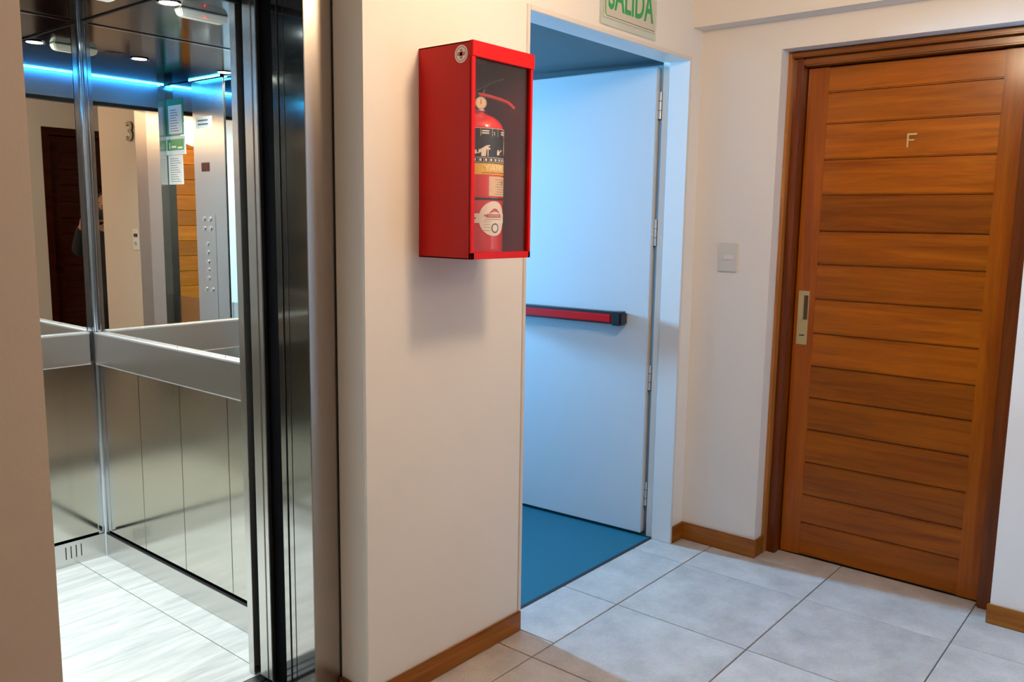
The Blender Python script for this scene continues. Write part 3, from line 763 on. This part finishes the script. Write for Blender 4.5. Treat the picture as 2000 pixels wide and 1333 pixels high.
def wrap(a, c, n, z0, r=ER, a0=-PI/2):
    th = a0+a/r
    return Vector((EX+(r+n)*math.cos(th), EY+(r+n)*math.sin(th), z0+c))
def band(bm, a0, a1, z0, z1, off, r=ER, seg=24, shape=None):
    """patch on the cylinder; a = arc length from the -Y side, + to the right"""
    b = bmesh.new(); rows = []
    for i in range(seg+1):
        a = a0+(a1-a0)*i/seg
        za, zb_ = (z0, z1) if shape is None else shape(i/seg)
        rows.append([b.verts.new(wrap(a, 0, off, za)), b.verts.new(wrap(a, 0, off, zb_)), b.verts.new(wrap(a, 0, 0, zb_)), b.verts.new(wrap(a, 0, 0, za))])
    for p, q in zip(rows, rows[1:]):
        for i in range(4): b.faces.new((p[i], p[(i+1) % 4], q[(i+1) % 4], q[i]))
    b.faces.new(rows[0]); b.faces.new(rows[-1]); merge(bm, b); return bm
# view direction makes arc -25 deg the middle of what is seen: a from -.10 .. +.075
lb = obj('instruction_label', band(bmesh.new(), -.13, .115, 1.534, 1.628, .0004), 'black', fx)
bm = bmesh.new()
for za, zb_ in ((1.6265, 1.6275), (1.5495, 1.5505), (1.5365, 1.5375)): band(bm, -.128, .113, za, zb_, .0007)
for a in (-.072, -.052, -.018, .002, .040, .055): band(bm, a, a+.0008, 1.606, 1.6265, .0007, seg=2)
for a in (-.040, .026): 
    for z in (1.612, 1.618): band(bm, a-.008, a+.012, z, z+.0035, .0007, seg=4)
for k in range(9):
    a = -.09+k*.0155; band(bm, a, a+.0008, 1.5375, 1.5495, .0007, seg=1); band(bm, a+.004, a+.010, 1.540, 1.547, .0007, seg=2)
# pictograms: hand over a lever, and a hand with hose
def fig(pts, a, z, s):
    b = bmesh.new(); vs = [b.verts.new(wrap(a+x*s, 0, .0008, z+y*s)) for x, y in pts]; b.faces.new(vs)
    bmesh.ops.triangulate(b, faces=b.faces); merge(bm, b)
fig([(0, 0), (.9, 0), (.9, 1.3), (1.1, 1.6), (.3, 1.6), (0, 1.3)], -.050, 1.553, .014)
fig([(-2.0, 1.2), (-.4, 1.5), (.9, 2.3), (1.9, 2.5), (1.9, 2.2), (.9, 1.9), (2.0, 1.7), (2.0, 1.4), (.6, 1.4), (-.6, .6), (-2.0, .3)], -.047, 1.5545, .0115)
fig([(1.25, 0), (1.45, 0), (1.45, 1.5), (1.25, 1.5)], -.050, 1.553, .014)
fig([(0, 0), (.8, .2), (1.1, .9), (2.2, 1.4), (2.1, 1.7), (.9, 1.3), (.2, 1.6), (-.1, .9)], .000, 1.556, .010)
fig([(0, 0), (.9, .5), (1.0, 2.2), (.5, 4), (0, 4.6), (.1, 3), (-.3, 1.6)], .040, 1.558, .010)
fig([(0, 0), (.5, 0), (.5, .9), (0, .9)], .058, 1.560, .02)
obj('label_print', bm, 'white', lb)
for ch, a in (('1', -.051), ('2', -.011)):
    obj('label_number', text_bm(ch, .008, (0, 0, 0), (1, 0, 0), (0, 0, 1), thick=.0004, fn=lambda x, c, n_, a=a: wrap(a+x, c, .0008+n_, 1.610)), 'white', lb)
yb = obj('name_band', band(bmesh.new(), -.13, .115, 1.5045, 1.534, .0005), 'yellow', fx)
obj('lettering', text_bm('YANE', .0155, (0, 0, 0), (1, 0, 0), (0, 0, 1), width=.076, thick=.0004, bold=.015, fn=lambda x, c, n_: wrap(-.007+x, c, .001+n_, 1.5145)), 'white', yb)
obj('small_print', text_bm('EXTINTORES DE INCENDIO', .0038, (0, 0, 0), (1, 0, 0), (0, 0, 1), width=.085, thick=.0003, fn=lambda x, c, n_: wrap(-.004+x, c, .0009+n_, 1.5075)), 'pink', yb)
tg = obj('paper_tag', band(bmesh.new(), -.027, .050, 1.447, 1.500, .0006), 'cream', fx)
bm = bmesh.new()
for k in range(7): band(bm, -.006+.004*(k % 3), .05-.01*(k % 2), 1.452+k*.0065, 1.4532+k*.0065, .001, seg=6)
band(bm, .022, .032, 1.486, 1.488, .001, seg=3); band(bm, .022, .027, 1.479, 1.486, .001, seg=2)
obj('tag_print', bm, 'ink', tg)
obj('dark_band', band(bmesh.new(), -.20, .16, 1.436, 1.4425, .0007, seg=40), 'black', fx)
sc_, sr = -.009, .047
def circ(t, cz=1.386, r=sr, flat_=1.0):
    h = math.sqrt(max(0, 1-(2*t-1)**2))*r; return cz-h-1e-4, cz+h+1e-4
st = obj('inspection_sticker', band(bmesh.new(), sc_-sr, sc_+sr, 0, 0, .0008, seg=30, shape=circ), 'white', fx, label='round white inspection sticker')
bm = bmesh.new(); band(bm, sc_-.075, sc_+.078, 1.374, 1.400, .0005)
obj('sticker_wings', bm, 'white', st)
bm = bmesh.new()
band(bm, sc_-.025, sc_+.028, 1.389, 1.3985, .0013, seg=10); band(bm, sc_-.032, sc_-.025, 1.392, 1.3965, .0013, seg=2)
for k in range(14):      # arch
    t0 = k/14; a = sc_-.020+.042*t0; h = .0155*math.sin(PI*t0); band(bm, a, a+.0032, 1.3985+h*.45, 1.3985+h, .0013, seg=1)
obj('sticker_emblem', bm, 'pink', st)
bm = bmesh.new()
for k in range(22):      # seal ring
    a0_ = 2*PI*k/22
    for rr in (.0115,):
        ca, cz_ = sc_+.004+rr*math.cos(a0_), 1.3605+rr*math.sin(a0_)
        band(bm, ca-.0017, ca+.0017, cz_-.0017, cz_+.0017, .0013, seg=1)
obj('sticker_seal', bm, 'navy', st)
obj('sticker_caption', text_bm('CONTROL', .0048, (0, 0, 0), (1, 0, 0), (0, 0, 1), width=.038, thick=.0003, fn=lambda x, c, n_: wrap(sc_+x, c, .0018+n_, 1.3915)), 'white', st)
bm = bmesh.new()
for k in range(4): band(bm, sc_-.033, sc_-.012, 1.378-.008*k, 1.3788-.008*k, .0013, seg=3)
band(bm, sc_-.03, sc_+.03, 1.3835, 1.3845, .0013, seg=6)
for s in (-.068, .050): band(bm, sc_+s, sc_+s+.014, 1.385, 1.389, .0012, seg=2)
obj('sticker_lines', bm, 'ink', st)

# ------------------------------------------------------------------ SALIDA sign above the fire door
sg = empty('exit_sign', (1.235, 0, 2.056), 'green lettered SALIDA exit sign on clear plate above the fire door', 'sign')
obj('plate', B((1.050, 1.421, -.006, -.001, 2.056, 2.262), bev=.001), 'acrylic', sg)
obj('face', B((1.068, 1.409, -.0075, -.006, 2.080, 2.245)), 'greybeige', sg)
obj('lettering', text_bm('SALIDA', .110, (1.243, -.0080, 2.111), (1, 0, 0), (0, 0, 1), width=.300, thick=.0008, bold=.012), 'green', sg)
bm = bmesh.new(); box(bm, 1.074, 1.0775, -.0088, -.0075, 2.096, 2.240); box(bm, 1.080, 1.40, -.0088, -.0075, 2.239, 2.2425); pass
poly(bm, [(1.074, -.0075, 2.096), (1.0775, -.0075, 2.096), (1.082, -.0075, 2.0895), (1.080, -.0075, 2.087)], (0, -1, 0), .0013)
obj('border', bm, 'green', sg)
obj('lower_border', B((1.082, 1.405, -.0082, -.0075, 2.086, 2.0885)), 'ink', sg)

# hall ceiling lamp, plus an added fill lamp near the rear wall
def ceiling_lamp(x, y, label):
    l = empty('ceiling_lamp', (x, y, CH-.07), label, 'lamp')
    obj('lamp_base', lathe(bmesh.new(), [(0, CH), (.13, CH), (.13, CH-.015), (.12, CH-.022), (0, CH-.022)], (x, y), 32), 'white_metal', l, smooth=True)
    obj('lamp_glass', lathe(bmesh.new(), [(.115, CH-.022), (.108, CH-.045), (.08, CH-.062), (.04, CH-.071), (0, CH-.074)], (x, y), 32), 'lamp', l, smooth=True)
ceiling_lamp(HALL_LAMP[0], HALL_LAMP[1], 'round opal ceiling lamp hanging in the hall in front of the red cabinet')
ceiling_lamp(.7, -2.10, 'round opal ceiling lamp close to the rear wall, behind the photographer')

# ------------------------------------------------------------------ photographer (seen in the lift mirrors)
fwd = Vector((math.sin(yaw), math.cos(yaw), 0)); rgt = Vector((fwd.y, -fwd.x, 0))
PO = Vector((CAM.x, CAM.y, 0))-fwd*.335
def W_(x, y, z): return PO+rgt*x+fwd*y+Vector((0, 0, z))
def skin(nodes, edges, sub=1, root=0):
    me = bpy.data.meshes.new('s'); me.from_pydata([n[:3] for n in nodes], edges, [])
    o = bpy.data.objects.new('s', me); C.objects.link(o)
    o.modifiers.new('k', 'SKIN'); s = o.modifiers.new('b', 'SUBSURF'); s.levels = sub; s.render_levels = sub
    lay = me.skin_vertices[0].data if me.skin_vertices else None
    if lay is None:
        bm_ = bmesh.new(); bm_.from_mesh(me); bm_.verts.layers.skin.verify(); bm_.to_mesh(me); bm_.free(); lay = me.skin_vertices[0].data
    for i, n_ in enumerate(nodes):
        r = n_[3]; lay[i].radius = r if isinstance(r, tuple) else (r, r)
        lay[i].use_root = (i == root)
    dg = bpy.context.evaluated_depsgraph_get(); dg.update()
    out = bpy.data.meshes.new_from_object(o.evaluated_get(dg))
    bpy.data.objects.remove(o); bpy.data.meshes.remove(me)
    bm_ = bmesh.new(); bm_.from_mesh(out); bpy.data.meshes.remove(out)
    return bm_
def place(bm_):
    for v in bm_.verts: v.co = W_(*v.co)
    return bm_
K = 1.0
body_nodes = [(0, -.03, .80, (.135, .095)), (0, -.03, .95, (.115, .080)), (0, -.03, 1.10, (.125, .085)), (0, -.02, 1.24, (.10, .075)), (0, .0, 1.305, (.048, .05)), (0, .02, 1.37, (.052, .058)),
              (0, .03, 1.44, (.072, .088)), (0, .025, 1.51, (.060, .072)),
              (-.085, -.03, .72, .080), (-.10, -.01, .42, .050), (-.11, -.04, .09, .034), (-.12, .07, .035, .030),
              (.085, -.03, .72, .080), (.10, -.01, .42, .050), (.11, -.04, .09, .034), (.12, .07, .035, .030),
              (-.165, -.02, 1.24, .046), (-.275, .02, 1.06, .038), (-.135, .19, 1.30, .027),
              (.165, -.02, 1.24, .046), (.275, .02, 1.06, .038), (.135, .19, 1.30, .027)]
body_edges = [(0, 1), (1, 2), (2, 3), (3, 4), (4, 5), (5, 6), (6, 7), (0, 8), (8, 9), (9, 10), (10, 11), (0, 12), (12, 13), (13, 14), (14, 15), (3, 16), (16, 17), (17, 18), (3, 19), (19, 20), (20, 21)]
bm = place(skin(body_nodes, body_edges, 2))
# head details joined into the body
def ball(bm, c, r, sc_v=(1, 1, 1)):
    b = bmesh.new(); bmesh.ops.create_uvsphere(b, u_segments=16, v_segments=10, radius=r)
    for v in b.verts: v.co = W_(c[0]+v.co.x*sc_v[0], c[1]+v.co.y*sc_v[1], c[2]+v.co.z*sc_v[2])
    merge(bm, b)
ball(bm, (0, .035, 1.455), .086, (.86, 1.05, 1.2))
ball(bm, (0, .125, 1.435), .016, (.8, 1.1, 1.4))
for s in (-1, 1): ball(bm, (s*.074, .03, 1.44), .022, (.4, .8, 1.4))
ball(bm, (0, .112, 1.398), .020, (1.2, .5, .4))
ball(bm, (0, .085, 1.372), .034, (1.0, .8, .8))
# hands: palm and five fingers round the camera body
for s in (-1, 1):
    wr = (s*.148, .178, 1.272); pm = (s*.108, .215, 1.358)
    nd = [(*wr, .024), (*pm, (.028, .020))]; ed = [(0, 1)]
    merge(bm, place(skin(nd, ed, 1)))
    for k, (dz, ln) in enumerate(((.050, .9), (.033, 1.0), (.016, .97), (.0, .8))):
        if s > 0:   # right hand grips the side: fingers wrap over the front of the body
            p0 = (s*.092, .222, 1.352+dz*.9); p1 = (s*.088, .262, 1.356+dz); p2 = (s*.062, .275, 1.356+dz)
        else:       # left hand under the lens
            p0 = (s*(.080-.012*k), .225, 1.335); p1 = (s*(.060-.012*k), .262, 1.331-.002*k); p2 = (s*(.036-.006*k), .288, 1.337)
        merge(bm, place(skin([(*pm, .011), (*p0, .0095), (*p1, .0085), (*p2, .0070)], [(0, 1), (1, 2), (2, 3)], 1)))
    merge(bm, place(skin([(*pm, .012), (s*.080, .190, 1.385), ][0:1]+[(s*.080, .196, 1.375, .011), (s*.060, .192, 1.385, .009)], [(0, 1), (1, 2)], 1)))
pr = empty('photographer', (PO.x, PO.y, 0), 'person in dark clothes holding a camera up, standing before the dark door', 'person')
obj('body', bm, 'skin', pr, smooth=True)
for s in (-1, 1):
    b = bmesh.new(); ball(b, (s*.030, .112, 1.452), .0125, (1.2, .7, .75)); e = obj('eye', b, 'white', pr, smooth=True)
    b = bmesh.new(); ball(b, (s*.030, .1195, 1.452), .006, (1, .5, 1)); obj('iris', b, 'black', e, smooth=True)
    b = bmesh.new(); ball(b, (s*.030, .112, 1.474), .016, (1.3, .4, .25)); obj('eyebrow', b, 'hair', pr, smooth=True)
b = bmesh.new(); ball(b, (0, .121, 1.398), .018, (1.25, .25, .28)); obj('lips', b, 'pink', pr, smooth=True)
for o_ in (): pass
jk = [(0, -.03, .74, (.185, .122)), (0, -.03, .97, (.160, .105)), (0, -.03, 1.10, (.165, .105)), (0, -.02, 1.235, (.115, .088)), (0, -.005, 1.285, (.062, .062)),
      (-.165, -.02, 1.24, .062), (-.278, .02, 1.055, .056), (-.146, .180, 1.288, .036), (.165, -.02, 1.24, .062), (.278, .02, 1.055, .056), (.146, .180, 1.288, .036)]
obj('jacket', place(skin(jk, [(0, 1), (1, 2), (2, 3), (3, 4), (3, 5), (5, 6), (6, 7), (3, 8), (8, 9), (9, 10)], 2)), 'cloth', pr, smooth=True)
ts = [(0, -.03, .97, (.130, .095)), (0, -.03, .80, (.160, .112)), (-.085, -.03, .70, .094), (-.10, -.01, .42, .066), (-.112, -.04, .035, .052), (.085, -.03, .70, .094), (.10, -.01, .42, .066), (.112, -.04, .035, .052)]
obj('trousers', place(skin(ts, [(0, 1), (1, 2), (2, 3), (3, 4), (1, 5), (5, 6), (6, 7)], 2, 1)), 'jeans', pr, smooth=True)
for s in (-1, 1):
    b = bmesh.new(); box(b, s*.116-.050, s*.116+.050, -.10, .17, .0, .092, .03)
    for v in b.verts:
        if v.co.y > .05 and v.co.z > .04: v.co.z -= .03
    obj('shoe', place(b), 'shoe', pr)
b = bmesh.new()
bm2 = bmesh.new(); bmesh.ops.create_uvsphere(bm2, u_segments=20, v_segments=14, radius=.098)
for v in bm2.verts:
    x, y, z = v.co
    if y > .035 and z < .045: y = .035-(.045-z)*.3
    if z < -.06: z = -.06-(abs(z)-.06)*.2
    v.co = W_(x*.90, .018+y*1.0, 1.482+z*.98)
merge(b, bm2)
obj('hair', b, 'hair', pr, smooth=True)
# the camera in the hands
pc = empty('photo_camera', W_(0, .24, 1.34), 'black photo camera held in the hands of the photographer', 'camera')
b = bmesh.new(); box(b, -.068, .068, .215, .250, 1.338, 1.420, .006); box(b, -.026, .026, .213, .252, 1.418, 1.438, .005); box(b, .040, .068, .248, .262, 1.342, 1.415, .006)
obj('camera_body', place(b), 'black', pc)
b = bmesh.new(); cyl(b, (0, .250, 1.378), (0, .298, 1.378), .031, 28); cyl(b, (0, .298, 1.378), (0, .302, 1.378), .029, 28)
obj('lens', place(b), 'black', pc)
b = bmesh.new(); cyl(b, (0, .302, 1.378), (0, .303, 1.378), .022, 24)
obj('front_glass', place(b), 'car_ceiling', pc)
